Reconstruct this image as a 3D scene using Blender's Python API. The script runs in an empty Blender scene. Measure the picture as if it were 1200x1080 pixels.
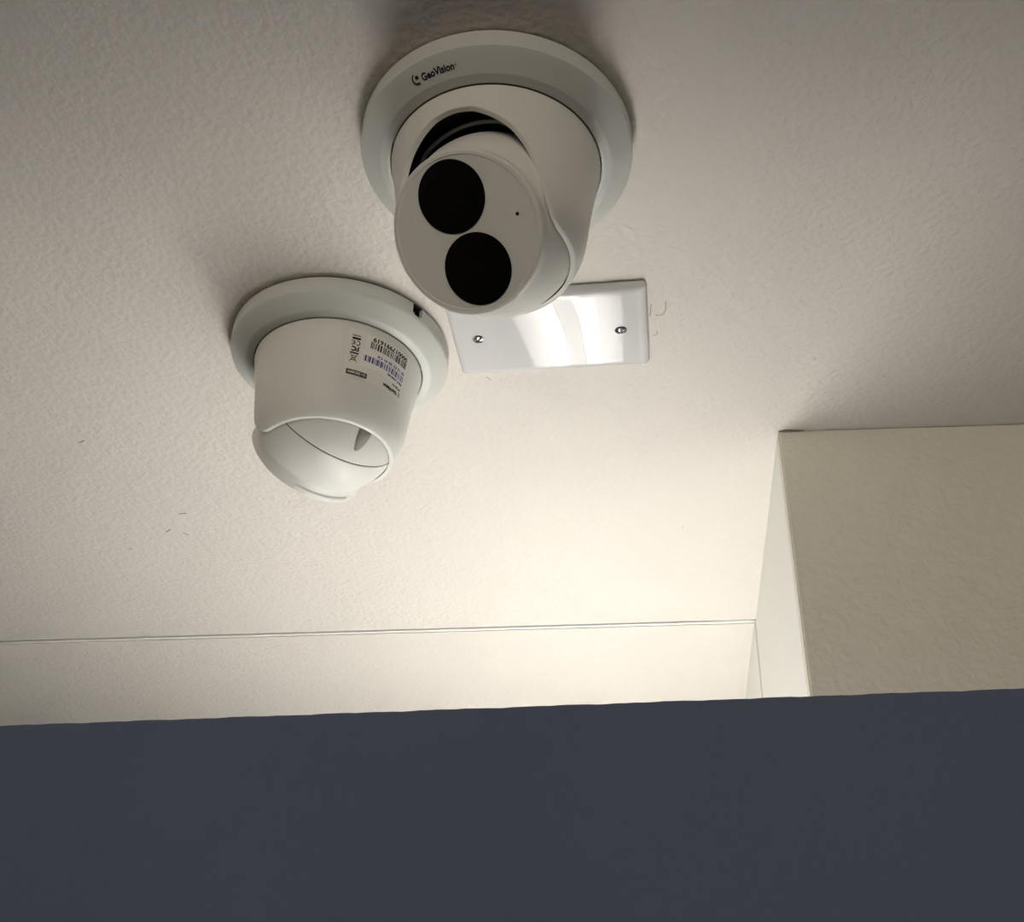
import bpy, bmesh, math, random
from mathutils import Vector, Matrix
S = bpy.context.scene
C = S.collection
PI = math.pi
CZ = 2.45                       # ceiling height
HC = 0.4188                     # ceiling above the lens

# ---------------------------------------------------------------- camera
def make_camera():
    p, r, y = 0.578573, 0.0364213, 0.1531136
    f = Vector((-math.sin(y)*math.cos(p), math.cos(y)*math.cos(p), math.sin(p)))
    rt = Vector((math.cos(y), math.sin(y), 0)); up = rt.cross(f)
    r2 = rt*math.cos(r) + up*math.sin(r); u2 = -rt*math.sin(r) + up*math.cos(r)
    cd = bpy.data.cameras.new('camera'); cd.sensor_fit = 'HORIZONTAL'; cd.sensor_width = 36
    cd.lens = 1295.91/1200*36; cd.clip_start = .01
    co = bpy.data.objects.new('camera', cd); C.objects.link(co)
    m = Matrix((r2, u2, -f)).transposed().to_4x4(); m.translation = Vector((0, 0, CZ-HC))
    co.matrix_world = m
    S.camera = co
make_camera()

# ---------------------------------------------------------------- world, exposure
w = bpy.data.worlds.new('world'); S.world = w; w.use_nodes = True
w.node_tree.nodes['Background'].inputs[0].default_value = (1.0, .95, .88, 1)
w.node_tree.nodes['Background'].inputs[1].default_value = .02
S.view_settings.view_transform = 'Standard'; S.view_settings.look = 'None'
S.view_settings.exposure = 0; S.view_settings.gamma = 1; S.view_settings.use_curve_mapping = False
TUBE_POWER = 11.5
wl = bpy.data.lights.new('room_fill', 'AREA'); wl.shape = 'RECTANGLE'; wl.size = 2.8; wl.size_y = .26  # added fill lamp, stands in for light from the unseen room behind
wl.energy = 13.5; wl.color = (1.0, .90, .76)
wo = bpy.data.objects.new('room_fill', wl); C.objects.link(wo)
wo.location = (.2, -1.8, CZ-.15); wo.rotation_euler = (math.radians(90), 0, 0)

# ---------------------------------------------------------------- materials
def mat(name, col, rough=.5, bump=None, metal=0, spec=.5, emit=0, mottle=0, coat=0):
    m = bpy.data.materials.new(name); m.use_nodes = True
    nt = m.node_tree; b = nt.nodes['Principled BSDF']
    b.inputs['Base Color'].default_value = (*col, 1); b.inputs['Roughness'].default_value = rough
    b.inputs['Metallic'].default_value = metal; b.inputs['Specular IOR Level'].default_value = spec
    b.inputs['Coat Weight'].default_value = coat; b.inputs['Coat Roughness'].default_value = .08
    if emit:
        b.inputs['Emission Color'].default_value = (*col, 1); b.inputs['Emission Strength'].default_value = emit
    tc = nt.nodes.new('ShaderNodeTexCoord')
    if bump:
        last = None
        for sc, st, dist, det in bump:
            n = nt.nodes.new('ShaderNodeTexNoise'); n.inputs['Scale'].default_value = sc; n.inputs['Detail'].default_value = det
            n.inputs['Roughness'].default_value = .45
            nt.links.new(tc.outputs['Object'], n.inputs['Vector'])
            bn = nt.nodes.new('ShaderNodeBump'); bn.inputs['Strength'].default_value = st; bn.inputs['Distance'].default_value = dist
            nt.links.new(n.outputs['Fac'], bn.inputs['Height'])
            if last: nt.links.new(last.outputs[0], bn.inputs['Normal'])
            last = bn
        nt.links.new(last.outputs[0], b.inputs['Normal'])
    if mottle:
        n = nt.nodes.new('ShaderNodeTexNoise'); n.inputs['Scale'].default_value = 9; n.inputs['Detail'].default_value = 3
        nt.links.new(tc.outputs['Object'], n.inputs['Vector'])
        mx = nt.nodes.new('ShaderNodeMix'); mx.data_type = 'RGBA'
        mx.inputs[6].default_value = (*[c*(1-mottle) for c in col], 1); mx.inputs[7].default_value = (*[min(1, c*(1+mottle)) for c in col], 1)
        nt.links.new(n.outputs['Fac'], mx.inputs[0]); nt.links.new(mx.outputs[2], b.inputs['Base Color'])
    return m
M = {}
M['ceiling'] = mat('ceiling_paint', (.805, .76, .70), .6, [(270, .62, .0012, 2), (110, .45, .0015, 2)], spec=.3, mottle=.02)
M['wall'] = mat('wall_paint', (.77, .73, .63), .6, [(230, .8, .0012, 2), (60, .7, .0026, 2)], spec=.3, mottle=.02)
M['smooth_wall'] = mat('smooth_wall_paint', (.90, .89, .84), .6, [(90, .15, .0006, 2)], spec=.3)
M['navy'] = mat('navy_paint', (.117, .146, .222), .75, [(160, .4, .0006, 3)], spec=.25, mottle=.06)
M['plastic'] = mat('camera_plastic', (.84, .83, .785), .42, [(2600, .06, .0001, 1)], spec=.4)
M['flange'] = mat('flange_plastic', (.69, .70, .66), .4, [(2600, .05, .0001, 1)], spec=.4)
M['black'] = mat('black_plastic', (.006, .006, .007), .5)
M['gasket'] = mat('dark_gasket', (.03, .026, .022), .8)
M['glass'] = mat('lens_black', (.0012, .0012, .0016), .1, spec=.2)
M['lens_ring'] = mat('lens_ring', (.0025, .0025, .003), .4, spec=.15)
M['grey'] = mat('grey_ring', (.5, .48, .46), .4)
M['plate'] = mat('plate_plastic', (.80, .785, .79), .018, [(22, .05, .0011, 1)], spec=.5)
M['chrome'] = mat('screw_steel', (.75, .75, .75), .22, metal=1)
M['recess_shade'] = mat('screw_recess_shade', (.12, .12, .12), .5, metal=.6)  # same screw steel, shade of the cross recess put into the colour
M['label'] = mat('label_paper', (.90, .88, .81), .5)
M['sticker'] = mat('sticker_paper', (.96, .94, .88), .35)
M['ink'] = mat('black_ink', (.012, .012, .012), .6)
M['blue'] = mat('blue_ink', (.05, .06, .28), .6)
M['logo'] = mat('navy_ink', (.010, .016, .045), .5)
M['swoosh'] = mat('brown_ink', (.05, .03, .028), .5)
M['scuff'] = mat('scuff_grey', (.22, .19, .15), .8)
M['scuff_pale'] = mat('scuff_pale', (.50, .46, .39), .8)
M['floor'] = mat('floor_vinyl', (.30, .28, .25), .5, mottle=.1)
M['tray'] = mat('tray_white', (.82, .82, .80), .35)
M['tube'] = mat('tube_glow', (1.0, .98, .945), .5, emit=TUBE_POWER)

# ---------------------------------------------------------------- helpers
def link(name, bm, m, parent=None, smooth=True, loc=None, angle=32):
    me = bpy.data.meshes.new(name)
    bmesh.ops.recalc_face_normals(bm, faces=bm.faces)
    bm.to_mesh(me); bm.free()
    for mm in (m if isinstance(m, (list, tuple)) else [m]): me.materials.append(mm)
    if smooth:
        for p in me.polygons: p.use_smooth = True
        me.set_sharp_from_angle(angle=math.radians(angle))
    o = bpy.data.objects.new(name, me); C.objects.link(o)
    if parent: o.parent = parent
    if loc: o.location = loc
    return o
def tag(o, label=None, cat=None, group=None, kind=None):
    if label: o['label'] = label
    if cat: o['category'] = cat
    if group: o['group'] = group
    if kind: o['kind'] = kind
    return o
def empty(name, loc):
    o = bpy.data.objects.new(name, None); C.objects.link(o); o.location = loc; o.empty_display_size = .02
    return o
def box(bm, x0, x1, y0, y1, z0, z1):
    v = [bm.verts.new(p) for p in ((x0,y0,z0),(x1,y0,z0),(x1,y1,z0),(x0,y1,z0),(x0,y0,z1),(x1,y0,z1),(x1,y1,z1),(x0,y1,z1))]
    for f in ((0,1,2,3),(4,5,6,7),(0,1,5,4),(1,2,6,5),(2,3,7,6),(3,0,4,7)): bm.faces.new([v[i] for i in f])
def prism(bm, pts, z0, z1):
    a = [bm.verts.new((x, y, z0)) for x, y in pts]; b = [bm.verts.new((x, y, z1)) for x, y in pts]
    n = len(pts); bm.faces.new(a); bm.faces.new(b)
    for i in range(n): bm.faces.new((a[i], a[(i+1) % n], b[(i+1) % n], b[i]))
def strip(bm, ringa, ringb, mi=0):
    n = len(ringa)
    for i in range(n):
        f = bm.faces.new((ringa[i], ringa[(i+1) % n], ringb[(i+1) % n], ringb[i])); f.material_index = mi
def lathe(bm, prof, n=128, axis=None, cap0=False, cap1=False):
    """prof: list of (r, h); axis: function (x, y, h) -> point"""
    ax = axis or (lambda x, y, h: (x, y, h))
    rings = []
    for r, h in prof:
        rings.append([bm.verts.new(ax(r*math.cos(2*PI*i/n), r*math.sin(2*PI*i/n), h)) for i in range(n)])
    for a, b in zip(rings, rings[1:]): strip(bm, a, b)
    if cap0: bm.faces.new(rings[0])
    if cap1: bm.faces.new(rings[-1])
    return rings
def interp(x, xs, ys):
    if x <= xs[0]: return ys[0]
    for i in range(1, len(xs)):
        if x <= xs[i]:
            t = (x-xs[i-1])/(xs[i]-xs[i-1]); return ys[i-1]+(ys[i]-ys[i-1])*t
    return ys[-1]
def smooth_interp(x, xs, ys):
    """monotone cubic through the points"""
    n = len(xs)
    if x <= xs[0]: return ys[0]
    if x >= xs[-1]: return ys[-1]
    d = [(ys[i+1]-ys[i])/(xs[i+1]-xs[i]) for i in range(n-1)]
    m = [0]+[0 if d[i-1]*d[i] <= 0 else 2*d[i-1]*d[i]/(d[i-1]+d[i]) for i in range(1, n-1)]+[0]
    for i in range(n-1):
        if x <= xs[i+1]:
            h = xs[i+1]-xs[i]; t = (x-xs[i])/h
            return ys[i]*(2*t**3-3*t*t+1)+m[i]*h*(t**3-2*t*t+t)+ys[i+1]*(-2*t**3+3*t*t)+m[i+1]*h*(t**3-t*t)
def boolean_cut(o, cutter, solver='EXACT'):
    md = o.modifiers.new('cut', 'BOOLEAN'); md.operation = 'DIFFERENCE'; md.solver = solver; md.object = cutter
    dg = bpy.context.evaluated_depsgraph_get()
    me = bpy.data.meshes.new_from_object(o.evaluated_get(dg))
    o.modifiers.clear(); o.data = me
    for p in me.polygons: p.use_smooth = True
    me.set_sharp_from_angle(angle=math.radians(32))
    bpy.data.objects.remove(cutter)
def text_tris(body, size, offset=0, font_scale_x=1.0):
    """flat triangles of a line of text, left aligned, baseline at y 0"""
    cu = bpy.data.curves.new('t', 'FONT'); cu.body = body; cu.size = size; cu.offset = offset; cu.resolution_u = 3
    o = bpy.data.objects.new('t', cu); C.objects.link(o)
    dg = bpy.context.evaluated_depsgraph_get(); dg.update()
    me = bpy.data.meshes.new_from_object(o.evaluated_get(dg))
    me.calc_loop_triangles()
    vs = [(v.co.x*font_scale_x, v.co.y) for v in me.vertices]; ts = [tuple(t.vertices) for t in me.loop_triangles]
    bpy.data.objects.remove(o); bpy.data.curves.remove(cu); bpy.data.meshes.remove(me)
    return vs, ts
def text_width(vs): return max(v[0] for v in vs)-min(v[0] for v in vs)
class Flat:
    """collects flat print in a plane (x, y), then maps it to a curved surface"""
    def __init__(s): s.v = []; s.f = []
    def rect(s, x0, y0, x1, y1, n=1):
        for k in range(n):
            a = x0+(x1-x0)*k/n; b = x0+(x1-x0)*(k+1)/n
            i = len(s.v); s.v += [(a,y0),(b,y0),(b,y1),(a,y1)]; s.f.append((i,i+1,i+2,i+3))
        return s
    def line(s, x0, y0, x1, y1, w):
        dx, dy = x1-x0, y1-y0; l = math.hypot(dx, dy); px, py = -dy/l*w/2, dx/l*w/2
        i = len(s.v); s.v += [(x0+px,y0+py),(x0-px,y0-py),(x1-px,y1-py),(x1+px,y1+py)]; s.f.append((i,i+1,i+2,i+3)); return s
    def arc(s, cx, cy, r, w0, w1, a0, a1, n=20):
        i = len(s.v)
        for k in range(n+1):
            a = math.radians(a0+(a1-a0)*k/n); w = w0+(w1-w0)*k/n
            s.v += [(cx+(r-w/2)*math.cos(a), cy+(r-w/2)*math.sin(a)), (cx+(r+w/2)*math.cos(a), cy+(r+w/2)*math.sin(a))]
        for k in range(n): s.f.append((i+2*k, i+2*k+1, i+2*k+3, i+2*k+2))
        return s
    def disc(s, cx, cy, r, n=16):
        i = len(s.v); s.v += [(cx+r*math.cos(2*PI*k/n), cy+r*math.sin(2*PI*k/n)) for k in range(n)]; s.f.append(tuple(range(i, i+n))); return s
    def text(s, body, x, y, h, width=None, offset=0, right=False):
        vs, ts = text_tris(body, h/.7, offset)
        x0 = min(v[0] for v in vs); wd = text_width(vs); k = (width/wd) if width else 1
        i = len(s.v); sx = (x-wd*k if right else x)
        s.v += [(sx+(vx-x0)*k, y+vy) for vx, vy in vs]; s.f += [tuple(i+j for j in t) for t in ts]; return s
    def build(s, name, fn, m, parent):
        bm = bmesh.new(); vv = [bm.verts.new(fn(x, y)) for x, y in s.v]
        for f in s.f:
            try: bm.faces.new([vv[j] for j in f])
            except ValueError: pass
        return link(name, bm, m, parent, smooth=False)

# ---------------------------------------------------------------- the setting
SEAM = .9045
X0, X1, Y0, Y1 = -1.7, 1.6, -1.9, 2.3
ceil = empty('ceiling', (0, 0, CZ)); tag(ceil, kind='structure')
bm = bmesh.new(); box(bm, X0, X1, Y0, Y1, .012, .06); link('ceiling_backing', bm, M['gasket'], ceil, False)
bm = bmesh.new(); box(bm, X0, X1, Y0, SEAM-.0024, 0, .012); link('ceiling_board', bm, M['ceiling'], ceil, False)
bm = bmesh.new(); box(bm, X0, X1, SEAM+.0062, Y1, -.0002, .012); link('ceiling_board', bm, M['ceiling'], ceil, False)
bm = bmesh.new(); box(bm, X0, X1, SEAM+.0016, SEAM+.0056, .0004, .012); link('seam_strip', bm, M['smooth_wall'], ceil, False)
# caulk that fills the last bit of the gap at the pillar
bm = bmesh.new(); box(bm, .045, .0745, SEAM-.0024, SEAM+.0016, .0022, .012); link('caulk', bm, M['smooth_wall'], ceil, False)

WX = .0812                       # side face of the right-hand wall
wr = empty('wall_right', (0, 0, 0)); tag(wr, kind='structure')
def wslope(x): return .6135+(x-WX)*.035
bm = bmesh.new(); prism(bm, [(WX+.012, wslope(WX+.012)+.012), (X1, wslope(X1)+.012), (X1, Y1), (WX+.012, Y1)], 0, CZ-.0005); link('wall_core', bm, M['gasket'], wr, False)
bm = bmesh.new(); prism(bm, [(WX, wslope(WX)), (X1, wslope(X1)), (X1, wslope(X1)+.012), (WX, wslope(WX)+.012)], 0, CZ-.0005)
bm.edges.ensure_lookup_table()
ed = [e for e in bm.edges if all(abs(v.co.x-WX) < 1e-5 and abs(v.co.y-wslope(WX)) < 1e-5 for v in e.verts)]
bmesh.ops.bevel(bm, geom=ed, offset=.0012, segments=3, affect='EDGES')
link('wall_board', bm, M['wall'], wr, False)
bm = bmesh.new(); box(bm, WX, WX+.012, wslope(WX)+.0121, SEAM+.0022, 0, CZ-.0003); link('side_board', bm, M['smooth_wall'], wr, False)
bm = bmesh.new(); box(bm, WX-.0014, WX+.012, SEAM+.0034, Y1, 0, CZ-.0003); link('side_board', bm, M['smooth_wall'], wr, False)
# little crack where the wall corner meets the ceiling
bm = bmesh.new(); prism(bm, [(WX+.0002, .6130), (WX+.005, .6117), (WX+.0115, .6127), (WX+.017, .6136), (WX+.0115, .6141), (WX+.002, .6140)], CZ-.0009, CZ-.0001); link('corner_crack', bm, M['scuff'], wr, False)

bm = bmesh.new(); box(bm, X0-.1, X0, Y0, Y1, 0, CZ); tag(link('wall_left', bm, M['wall'], None, False), kind='structure')
bm = bmesh.new(); box(bm, X0, X1, Y1, Y1+.1, 0, CZ); tag(link('wall_back', bm, M['wall'], None, False), kind='structure')
bm = bmesh.new(); box(bm, X0-.1, X1, Y0, Y1+.1, -.05, 0); tag(link('floor', bm, M['floor'], None, False), kind='structure')

# navy partition: upper edge runs very slightly up to the right and is a little wavy
def make_partition():
    bm = bmesh.new(); rnd = random.Random(4)
    ya, yb = .43, .465; n = 160; xa, xb = X0, X1
    zl = HC*ya/1.124; zr = HC*ya/1.073; xl = -.75*ya/1.124; xr = .345*ya/1.073
    rows = []
    ph = [rnd.uniform(0, 6.28) for _ in range(6)]
    for i in range(n+1):
        x = xa+(xb-xa)*i/n if False else -.40+.62*i/n
        wob = .00010*math.sin(x*140+ph[0])+.00010*math.sin(x*310+ph[1])+.00007*math.sin(x*620+ph[2])
        z = CZ-HC+zl+(x-xl)/(xr-xl)*(zr-zl)+wob
        if i == 0: xx = xa
        elif i == n: xx = xb
        else: xx = x
        r = .002
        rows.append([bm.verts.new(p) for p in ((xx, ya, 0), (xx, ya, z-r), (xx, ya+r*.3, z-r*.3), (xx, ya+r, z), (xx, yb-r, z), (xx, yb, z-r), (xx, yb, 0))])
    for a, b in zip(rows, rows[1:]):
        for k in range(6): bm.faces.new((a[k], a[k+1], b[k+1], b[k]))
        bm.faces.new((a[6], a[0], b[0], b[6]))
    bm.faces.new(rows[0]); bm.faces.new(rows[-1])
    tag(link('wall_front', bm, M['navy'], None, True), kind='structure')
make_partition()

# ---------------------------------------------------------------- strip light behind the partition
LD = .45                         # depth of the tubes below the ceiling
k = (LD+HC)/HC
tx = (-.0372*k, -.0635*k)
ly0, ly1 = .52, 1.26
lx = sum(tx)/2
def make_light():
    z = CZ-LD-.05
    t = empty('strip_light', (lx, (ly0+ly1)/2, z)); hl = (ly1-ly0)/2
    bm = bmesh.new()
    pr = [(-.075, .050), (-.042, .014), (-.038, .0), (.038, .0), (.042, .014), (.075, .050), (.077, .048), (.046, .010), (.046, -.02), (-.046, -.02), (-.046, .010), (-.077, .048)]
    a = [bm.verts.new((x, -hl-.03, zz)) for x, zz in pr]; b = [bm.verts.new((x, hl+.03, zz)) for x, zz in pr]
    n = len(pr)
    for i in range(n): bm.faces.new((a[i], a[(i+1) % n], b[(i+1) % n], b[i]))
    bm.faces.new(a); bm.faces.new(b)
    link('reflector_tray', bm, M['tray'], t, False)
    for x in tx:
        bm = bmesh.new()
        lathe(bm, [(.013, -hl), (.013, hl)], 32, lambda px, py, h, x=x: (x-lx+px, h, .05+py), True, True)
        tb = link('tube', bm, M['tube'], t)
        for s in (-1, 1):
            bm = bmesh.new()
            lathe(bm, [(.0135, s*(hl+.0005)), (.0135, s*(hl+.016))], 24, lambda px, py, h, x=x: (x-lx+px, h, .05+py), True, True)
            link('end_cap', bm, M['chrome'], tb)
            bm = bmesh.new(); box(bm, x-lx-.012, x-lx+.012, s*(hl+.017)-.004, s*(hl+.017)+.004, .001, .040); link('tube_holder', bm, M['tray'], t, False)
    tag(t, 'white open strip light with two glowing tubes behind the navy partition', 'light')
    # low wall that carries it
    bm = bmesh.new(); box(bm, lx-.06, lx+.06, ly0+.05, ly1-.05, 0, z-.0205); tag(link('wall_low', bm, M['wall'], None, False), kind='structure')
make_light()

# ---------------------------------------------------------------- turret security cameras
D0 = .0540                      # depth of the ball's centre below the ceiling
RB = .0415
HOUT_D = [.010, .018, .030, .045, .056, .065, .0715, .075, .0785, .082]; HOUT_R = [.0506, .0494, .0473, .0450, .0437, .0424, .0403, .0386, .0364, .0336]
RS = .0440
def hous_r(d): return smooth_interp(d, HOUT_D, HOUT_R)
EDGE_A = [0, 10, 18, 25, 32, 40, 46, 51, 55.5, 61, 69, 78, 90, 180]
EDGE_D = [.0279, .0287, .0312, .0342, .0378, .0442, .0508, .0575, .0645, .0707, .0750, .0766, .0768, .0765]
def inner_r(d, th):
    ri = hous_r(d)-th
    if d > .056: ri = min(ri, math.sqrt(max(1e-9, .04195**2-(d-.054)**2)))
    return ri
def make_security_camera(x, y, house_az, face_az, face_el, label, gasket_only=False):
    root = empty('security_camera', (x, y, CZ))
    tag(root, label, 'camera', 'turret cameras on the ceiling')
    # flange on the ceiling
    bm = bmesh.new()
    prof = [(.0622, -.0009), (.0642, -.0009), (.0646, -.0012), (.0647, -.004), (.0646, -.0096), (.0643, -.0107), (.0636, -.0114),
            (.0600, -.0139), (.0558, -.0167), (.0552, -.0171), (.0547, -.01735), (.0530, -.0177), (.0511, -.01805), (.0503, -.0180), (.0498, -.0174), (.0498, -.0150), (.0622, -.0120)]
    rings = lathe(bm, prof, 160); strip(bm, rings[-1], rings[0])
    flange = link('mounting_flange', bm, M['flange'], root, angle=14)
    bm = bmesh.new(); lathe(bm, [(.0638, 0), (.0638, -.0012), (.050, -.0012)], 96); link('gasket', bm, M['gasket'], root)
    # housing cup with the arched opening
    N = 288; ROWS = 22; TH = .0020
    bm = bmesh.new(); rings = [[] for _ in range(ROWS+1)]; lip = []; lip2 = []; inner = [[] for _ in range(8)]
    for i in range(N):
        a = 2*PI*i/N
        rel = abs(((math.degrees(a)-house_az+180) % 360)-180)
        de = smooth_interp(rel, EDGE_A, EDGE_D)
        ca, sa = math.cos(a), math.sin(a)
        for j in range(ROWS+1):
            t = j/ROWS; d = .0180+(de-.0180)*t
            r = hous_r(d)
            if j == ROWS: r -= .00035
            elif j == ROWS-1: d = de-.00035; r = hous_r(d)
            rings[j].append(bm.verts.new((r*ca, r*sa, -d)))
        re = hous_r(de)
        th = TH+.0010*max(0, math.cos(math.radians(min(90, rel*1.3))))
        rl = inner_r(de, th)+.0002; lip.append(bm.verts.new((rl*ca, rl*sa, -de)))
        for j in range(8):
            d = de-.0004-(de-.0004-.0180)*j/7
            ri = inner_r(d, th)
            inner[j].append(bm.verts.new((ri*ca, ri*sa, -d)))
    for a_, b_ in zip(rings, rings[1:]): strip(bm, a_, b_)
    strip(bm, rings[-1], lip); strip(bm, lip, inner[0])
    for j in range(7): strip(bm, inner[j], inner[j+1], 1)
    bm.faces.new(inner[7]).material_index = 1
    link('housing', bm, [M['plastic'], M['black']], root, angle=40)
    # ball: local frame w = face normal, u, v
    az, el = math.radians(face_az), math.radians(face_el)
    n = Vector((math.cos(az)*math.cos(el), math.sin(az)*math.cos(el), -math.sin(el)))
    u = n.cross(Vector((0, 0, 1))).normalized(); v = u.cross(n)
    O = Vector((0, 0, -D0))
    ax = lambda px, py, h: O+u*px+v*py+n*h
    # front shell: sphere band, concave neck, rim; face plate facets slope back at the sides
    def cf(px): return .0311-max(0, abs(px)-.0215)*.10
    NS = 240
    bm = bmesh.new(); prof = []
    prof.append((RB-.0012, -.0016)); prof.append((math.sqrt(RB**2-.0016**2)-.0002, -.0018))
    for q in range(0, 17):
        h = -.0014+(.0226+.0014)*q/16; prof.append((math.sqrt(RB**2-h*h), h))
    prof += [(.03465, .0231), (.0346, .0240), (.03465, .0262)]
    rings = []
    def pad(a):                  # raised pad on part of the rim
        d = abs(((math.degrees(a)-PAD+180) % 360)-180)
        return 1-min(1, max(0, (d-28)/3.5))
    PAD = 279
    rimrows = [(.0012, .0270), (.0013, .0276), (.0014, .0283), (.0015, .0290), (.0016, .0298), (.0016, .0306), (.0012, .0311), (.0004, .03142), (-.0006, .0314), (-.0009, .0311)]
    for r, h in prof: rings.append([(r, h)]*NS)
    for k_, (dr, h) in enumerate(rimrows):
        row = []
        for i in range(NS):
            a = 2*PI*i/NS; px = .033*math.cos(a)
            hh = h-(.0311-cf(px))*min(1, (h-.0262)/.004)
            rr = .0335+dr
            if k_ < 6: rr += pad(a)*(0, .0008, .0008, .0007, .0006, .0004)[k_]
            row.append((rr, hh))
        rings.append(row)
    vr = [[bm.verts.new(ax(r*math.cos(2*PI*i/NS), r*math.sin(2*PI*i/NS), h)) for i, (r, h) in enumerate(row)] for row in rings]
    for a_, b_ in zip(vr, vr[1:]): strip(bm, a_, b_)
    front = link('front_shell', bm, M['plastic'], root, angle=24)
    # face plate
    bm = bmesh.new(); R = .0328; cols = []
    us = sorted(set([-.0215, .0215]+[R*math.sin(math.radians(t_)) for t_ in range(-90, 91, 4)]))
    for px in us:
        vm = math.sqrt(max(0, R*R-px*px)); cols.append([bm.verts.new(ax(px, py, cf(px))) for py in (-vm, vm)])
    for a_, b_ in zip(cols, cols[1:]):
        bm.faces.new((a_[0], a_[1], b_[1], b_[0]))
    bmesh.ops.remove_doubles(bm, verts=bm.verts, dist=1e-6)
    link('face_plate', bm, M['plastic'], root, angle=2)
    for s in (1, -1):
        bm = bmesh.new()
        pr = [(.0157, .0311), (.0157, .03145), (.01545, .0316), (.0150, .03162)]
        lathe(bm, pr, 96, lambda px, py, h, s=s: ax(px+.0002, py+s*.0162, h), False, True)
        lw = link('lens_window', bm, M['glass'], root)
        if s == 1:
            for r0, r1 in ((.0126, .0130), (.0088, .0093), (.0052, .0058)):
                bm = bmesh.new(); lathe(bm, [(r0, .03164), (r1, .03164)], 64, lambda px, py, h: ax(px+.0002, py+.0162, h)); link('lens_ring', bm, M['lens_ring'], lw)
    bm = bmesh.new(); lathe(bm, [(.0004, .03122), (.0008, .03122)], 20, lambda px, py, h: ax(px-.0255, py-.0008, h-.0004), True, False); link('microphone_hole', bm, M['black'], root)
    # back shell
    bm = bmesh.new(); prof = [(RB-.0012, -.0026), (math.sqrt(RB**2-.0024**2)-.00025, -.0024)]
    Rb = RB-.0001
    for q in range(0, 30):
        th_ = math.radians(3.6+(90-3.6)*q/29*.995); prof.append((Rb*math.cos(th_), -Rb*math.sin(th_)))
    rr_ = lathe(bm, prof, 160, ax, True, True)
    back = link('back_shell', bm, M['plastic'], root, angle=38)
    bm = bmesh.new(); lathe(bm, [(RB-.0008, -.004), (RB-.0008, .002)], 128, ax); link('seam_gasket', bm, M['gasket'], root)
    # grey gimbal ring seen through the opening above the ball
    bm = bmesh.new(); prev = None
    for i in range(49):
        a = math.radians(90-42+84*i/48); e = 1-((i-24)/24)**2
        Rr = .0418+.0040*min(1, e*1.6); ring = []
        for kx in range(10):
            b = 2*PI*kx/10
            ring.append(bm.verts.new(ax((Rr+.0011*math.cos(b))*math.cos(a), (Rr+.0011*math.cos(b))*math.sin(a), -.001+.0016*math.sin(b))))
        if prev: strip(bm, prev, ring)
        else: bm.faces.new(ring)
        prev = ring
    bm.faces.new(prev)
    link('gimbal_ring', bm, M['grey'], root)
    return root, flange, back
cam1, flange1, back1 = make_security_camera(-.06793, .35748, -105.5, -112.7, 46.9,
    'white turret camera with two black lens windows facing down towards the viewer')
cam2, flange2, back2 = make_security_camera(-.18387, .50225, 150, 134, 26,
    'white turret camera turned away, printed label sticker on its side')

# the ball of the turned-away camera shows a slot: its back shell is laid out in rings around that slot
def slotted_shell(face_az, face_el):
    az, el = math.radians(face_az), math.radians(face_el)
    n = Vector((math.cos(az)*math.cos(el), math.sin(az)*math.cos(el), -math.sin(el)))
    O = Vector((0, 0, -D0)); R = RB-.0001; HS = -.0024
    top = Vector((.02888, -.02144, -.0207)).normalized(); bot = Vector((.02167, -.01577, -.03168)).normalized()
    c = top; al = bot-top; al = (al-c*al.dot(c)).normalized(); cr = c.cross(al)
    ea, eb = (top.angle(bot)), .0042/R           # half length and half width as angles
    N = 160; bm = bmesh.new(); rings = []
    def at(phi, th): return c*math.cos(th)+(al*math.cos(phi)+cr*math.sin(phi))*math.sin(th)
    te, tm = [], []
    for i in range(N):
        p = 2*PI*i/N; te.append(1/math.sqrt((math.cos(p)/ea)**2+(math.sin(p)/eb)**2))
        lo, hi = te[-1], PI
        for _ in range(50):
            md = (lo+hi)/2
            if (at(p, md)*R).dot(n) < HS: lo = md
            else: hi = md
        tm.append(lo)
    for k in (.0, .25, .5, .72, .88, .96):       # pocket floor to the slot's edge
        rings.append([bm.verts.new(O+at(2*PI*i/N, te[i]*max(k, .02))*(R-.0062*(1-k**2.2)-.0004)) for i in range(N)])
    rings.append([bm.verts.new(O+at(2*PI*i/N, te[i]*.985)*(R-.0003)) for i in range(N)])
    for k in range(0, 25):
        t = k/24
        rings.append([bm.verts.new(O+at(2*PI*i/N, te[i]*1.01+(tm[i]-te[i]*1.01)*t)*(R-(.0002 if k == 24 else 0))) for i in range(N)])
    rings.append([bm.verts.new(O+(at(2*PI*i/N, tm[i])*(R-.0012)-n*.0002)) for i in range(N)])
    for a_, b_ in zip(rings, rings[1:]): strip(bm, a_, b_)
    bm.faces.new(rings[0]); bm.faces.new(rings[-1])
    return bm
tmp = link('slotted', slotted_shell(134, 26), M['plastic'], None, angle=38)
old = back2.data; back2.data = tmp.data; bpy.data.objects.remove(tmp); bpy.data.meshes.remove(old)

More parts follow.
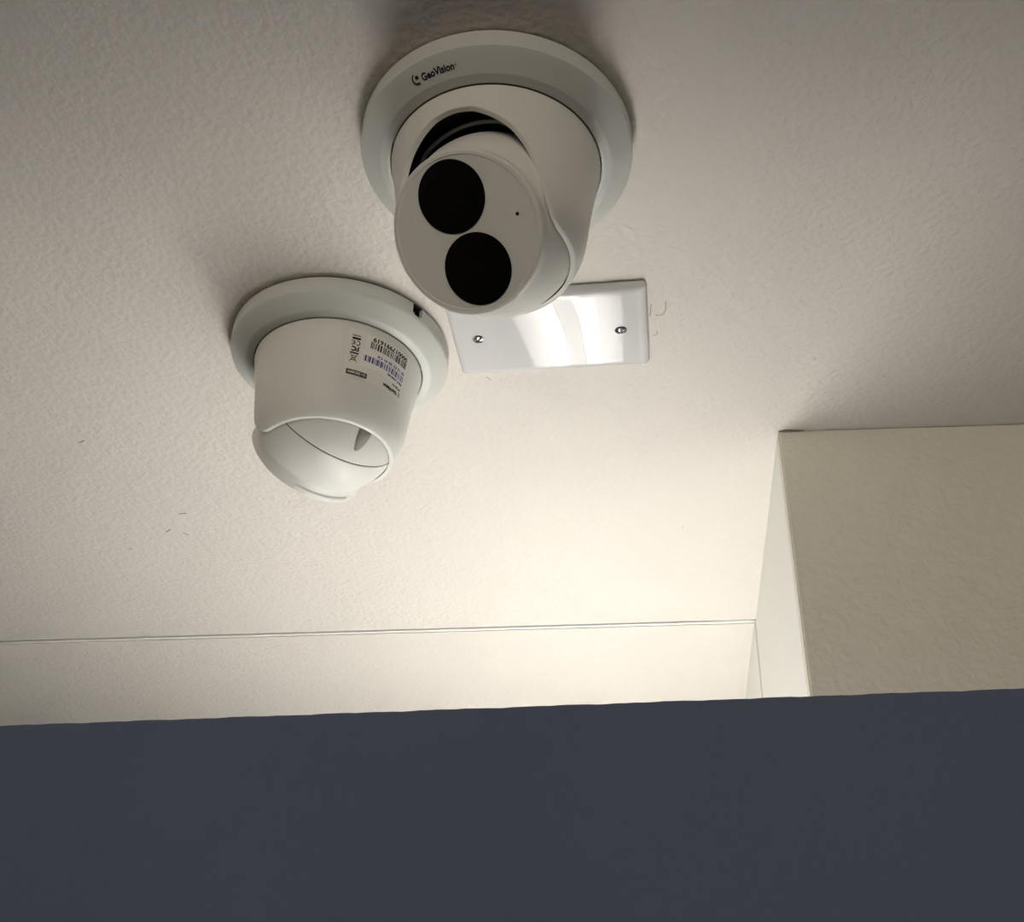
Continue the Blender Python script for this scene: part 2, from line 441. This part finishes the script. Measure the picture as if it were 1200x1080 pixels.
# cable notch in its flange
a = math.radians(-32.7); d_ = Vector((math.cos(a), math.sin(a), 0)); p_ = Vector((-d_.y, d_.x, 0))
bm = bmesh.new(); bmesh.ops.create_cube(bm, size=1)
for vv in bm.verts: vv.co = Vector((-.18387, .50225, CZ-.0040))+d_*(.0645+vv.co.x*.010)+p_*(vv.co.y*.0072)+Vector((0, 0, vv.co.z*.0095))
bmesh.ops.bevel(bm, geom=[e for e in bm.edges if e.verts[0].co.z < CZ-.005 and e.verts[1].co.z < CZ-.005 and abs((e.verts[0].co-e.verts[1].co).normalized().dot(d_)) > .9], offset=.0012, segments=3, affect='EDGES')
ct = link('cutter', bm, M['flange'], None)
boolean_cut(flange2, ct)
bm = bmesh.new()
a0, a1 = a-.062, a+.062
va = []
for i in range(9):
    t = a0+(a1-a0)*i/8; va.append((bm.verts.new((.0597*math.cos(t), .0597*math.sin(t), -.0012)), bm.verts.new((.0597*math.cos(t), .0597*math.sin(t), -.0092))))
for p, q in zip(va, va[1:]): bm.faces.new((p[0], p[1], q[1], q[0]))
link('notch_lining', bm, M['gasket'], cam2)

# logo printed on the flange of the nearer camera
def logo_map(x, y):             # x along the rim in m from the middle, y outwards
    rm = .0590+y*.86; dm = .0139+(.0600-rm)*.68+.00018
    a = math.radians(-107.6)+x/.0590
    return (rm*math.cos(a), rm*math.sin(a), -dm)
f = Flat(); f.text('GeoVision', -.0079, -.0014, .0030, .0160, offset=.00014)
lg = f.build('logo', logo_map, M['logo'], cam1)
f = Flat(); f.text('®', .0084, -.0002, .0010, .0010); f.build('trade_mark', logo_map, M['scuff'], lg)
f = Flat(); f.arc(-.0103, .0006, .0021, .0004, .0011, 105, 290, 24); f.build('swoosh', logo_map, M['swoosh'], lg)
f = Flat(); f.disc(-.0100, .0011, .00085); f.build('logo_dot', logo_map, M['logo'], lg)

# printed label on the turned-away camera; the print is upside down as it hangs
LA0, LA1 = -67.4, -16.0; LW = .0415; LH = .0297
def label_map(off):
    def fn(x, y):               # x to the right, y up as the text reads
        a = math.radians(LA1+(LA0-LA1)*x/LW); d = .0225+.0297*(y/LH); r = hous_r(d)+off
        return (r*math.cos(a), r*math.sin(a), -d)
    return fn
f = Flat()
for j in range(10): f.rect(0, LH*j/10, LW, LH*(j+1)/10, 24)
lab = f.build('label_sticker', label_map(.00018), M['label'], cam2); lab['label'] = 'white printed label with barcodes on the housing'
mm = .001
f = Flat(); f.rect(.8*mm, 1.2*mm, 31.0*mm, 9.8*mm, 20); f.build('serial_sticker', label_map(.00026), M['sticker'], lab)
f = Flat(); f.rect(.8*mm, 10.6*mm, 33.0*mm, 21.0*mm, 20); f.build('address_sticker', label_map(.00026), M['sticker'], lab)
rnd = random.Random(7)
def bars(x0, x1, y0, y1):
    f = Flat(); x = x0
    while x < x1:
        w_ = rnd.choice((.35, .45, .6, 1.0))*mm; f.rect(x, y0, min(x+w_, x1), y1); x += w_+rnd.choice((.3, .4, .6, .8))*mm
    return f
bars(2.2*mm, 28.5*mm, 4.6*mm, 8.8*mm).build('barcode', label_map(.00034), M['ink'], lab)
Flat().text('000017991619', 2.4*mm, 1.7*mm, 2.5*mm, 25*mm, offset=.00013).build('serial_number', label_map(.00034), M['ink'], lab)
bars(2.0*mm, 31.0*mm, 13.9*mm, 17.6*mm).build('barcode', label_map(.00034), M['blue'], lab)
Flat().text('00 13 E2 2B 41 C6', 2.0*mm, 11.4*mm, 1.7*mm, 21*mm, offset=.00007).build('hardware_address', label_map(.00034), M['blue'], lab)
Flat().text('MAC Address', 2.0*mm, 18.5*mm, 1.6*mm, 12.5*mm, offset=.0001).build('address_heading', label_map(.00034), M['blue'], lab)
f = Flat(); f.text('GeoVision', 4.6*mm, 25.6*mm, 1.9*mm, 11.4*mm, offset=.00018); f.arc(2.9*mm, 26.3*mm, 1.3*mm, .3*mm, .6*mm, 100, 280, 14); f.disc(3.1*mm, 26.7*mm, .5*mm, 10)
f.build('label_logo', label_map(.00034), M['ink'], lab)
f = Flat(); f.text('IP Camera', 2.4*mm, 22.4*mm, 1.3*mm, 7*mm, offset=.0001); f.build('label_line', label_map(.00034), M['ink'], lab)
Flat().rect(27.2*mm, 25.2*mm, 39.6*mm, 28.3*mm, 10).build('model_box', label_map(.00034), M['ink'], lab)
Flat().text('GV-EBD8800', 27.9*mm, 25.95*mm, 1.6*mm, 11*mm, offset=.00002).build('model_number', label_map(.00042), M['label'], lab)
f = Flat()
# certification marks in a column (as read: crossed-out bin, bar, FC, CE, two lines)
bx, by = 36.6*mm, 17.6*mm
f.line(bx-2.2*mm, by+2.6*mm, bx+2.2*mm, by-2.0*mm, .35*mm); f.line(bx+2.2*mm, by+2.6*mm, bx-2.2*mm, by-2.0*mm, .35*mm)
f.line(bx-1.2*mm, by+1.6*mm, bx-.8*mm, by-1.2*mm, .35*mm); f.line(bx+1.2*mm, by+1.6*mm, bx+.8*mm, by-1.2*mm, .35*mm); f.line(bx-1.5*mm, by+1.6*mm, bx+1.5*mm, by+1.6*mm, .4*mm)
f.line(bx-.8*mm, by-1.2*mm, bx+.8*mm, by-1.2*mm, .3*mm)
f.rect(bx-2.4*mm, by-3.3*mm, bx+2.4*mm, by-2.4*mm)
f.text('F', bx-2.3*mm, by-6.9*mm, 2.8*mm, 1.9*mm, offset=.0001); f.arc(bx+.9*mm, by-5.4*mm, 1.2*mm, .8*mm, .8*mm, 40, 320, 18)
f.arc(bx-1.1*mm, by-9.2*mm, 1.25*mm, .5*mm, .5*mm, 60, 300, 16); f.arc(bx+1.7*mm, by-9.2*mm, 1.25*mm, .5*mm, .5*mm, 60, 300, 16); f.rect(bx+.6*mm, by-9.45*mm, bx+1.9*mm, by-8.95*mm)
f.rect(bx-2.4*mm, by-12.6*mm, bx+2.2*mm, by-11.3*mm); f.rect(bx-2.3*mm, by-14.0*mm, bx+2.3*mm, by-13.5*mm)
f.build('certification_marks', label_map(.00034), M['ink'], lab)

# ---------------------------------------------------------------- blank cover plate
def rounded_rect(hx, hy, r, n=6):
    pts = []
    for cx, cy, a0 in ((hx-r, hy-r, 0), (-hx+r, hy-r, 90), (-hx+r, -hy+r, 180), (hx-r, -hy+r, 270)):
        for i in range(n+1):
            a = math.radians(a0+90*i/n); pts.append((cx+r*math.cos(a), cy+r*math.sin(a)))
    return pts
plate = empty('cover_plate', (-.05717, .4939, CZ)); tag(plate, 'blank white rectangular wall plate with two screws on the ceiling', 'plate')
bm = bmesh.new(); rows = []
for ins, h in ((.002, .0007), (0, .0007), (0, .0016), (.0004, .0032), (.0012, .0044), (.0024, .0053), (.0040, .0058), (.0056, .0060)):
    rows.append([bm.verts.new((x, y, -h)) for x, y in rounded_rect(.05715-ins, .03493-ins, max(.0006, .0022-ins*.25))])
for a_, b_ in zip(rows, rows[1:]): strip(bm, a_, b_)
bm.faces.new(rows[-1]); bm.faces.new(rows[0])
link('plate_body', bm, M['plate'], plate, angle=40)
bm = bmesh.new(); box(bm, -.050, .050, -.028, .028, -.0010, 0); link('wall_box', bm, M['gasket'], plate, False)
def screw(x, rot):
    bm = bmesh.new(); R = .0036; n = 36; grid = {}
    for i in range(n+1):
        for j in range(n+1):
            a, b = 2*i/n-1, 2*j/n-1
            px, py = a*math.sqrt(1-b*b/2), b*math.sqrt(1-a*a/2); rr = math.hypot(px, py)
            h = .0013*(1-rr**2.4)+.0001
            if rr < .74 and (abs(px) < .16 or abs(py) < .16): h -= .0012*(1-rr*.6)
            c_, s_ = math.cos(rot), math.sin(rot)
            grid[i, j] = bm.verts.new((x+R*(px*c_-py*s_), R*(px*s_+py*c_), -.0060-h))
    for i in range(n):
        for j in range(n):
            f = bm.faces.new((grid[i, j], grid[i+1, j], grid[i+1, j+1], grid[i, j+1]))
            a, b = (2*i+1)/n-1, (2*j+1)/n-1; px, py = a*math.sqrt(1-b*b/2), b*math.sqrt(1-a*a/2)
            if math.hypot(px, py) < .72 and (abs(px) < .17 or abs(py) < .17): f.material_index = 1
    o = link('screw', bm, [M['chrome'], M['recess_shade']], plate, angle=30); return o
screw(-.04167, .75); screw(.04167, .08)

# ---------------------------------------------------------------- scuffs and dents in the ceiling paint
def scuff(name, pts, wd, m):
    f = Flat()
    for (xa, ya), (xb, yb) in zip(pts, pts[1:]): f.line(xa, ya, xb, yb, wd)
    return f.build(name, lambda x, y: (x, y, -.0003), m, ceil)
scuff('scuff_mark', [(-.3925, .5845), (-.390, .5835), (-.3875, .5822)], .0009, M['scuff'])
scuff('scuff_mark', [(-.3605, .6845), (-.354, .6836)], .0010, M['scuff'])
scuff('scuff_mark', [(-.381, .7105), (-.376, .7065)], .0009, M['scuff'])
scuff('scuff_mark', [(-.3685, .7125), (-.365, .7165)], .0008, M['scuff'])
scuff('scuff_mark', [(-.4235, .7365), (-.4195, .7335)], .0009, M['scuff_pale'])
scuff('scuff_mark', [(.0022, .4795), (.0018, .4865), (.0012, .4895)], .0007, M['scuff_pale'])
scuff('scuff_mark', [(.0105, .4780), (.0104, .4850), (.0088, .4890), (.0060, .4898), (.0048, .4885)], .0008, M['scuff_pale'])
scuff('scuff_mark', [(.0055, .5030), (.0046, .5068), (.0025, .5072)], .0006, M['scuff_pale'])
scuff('scuff_mark', [(-.1010, .5372), (-.0985, .5412)], .0006, M['scuff_pale'])
scuff('scuff_mark', [(.0184, .7340), (.0190, .7355)], .0008, M['scuff_pale'])
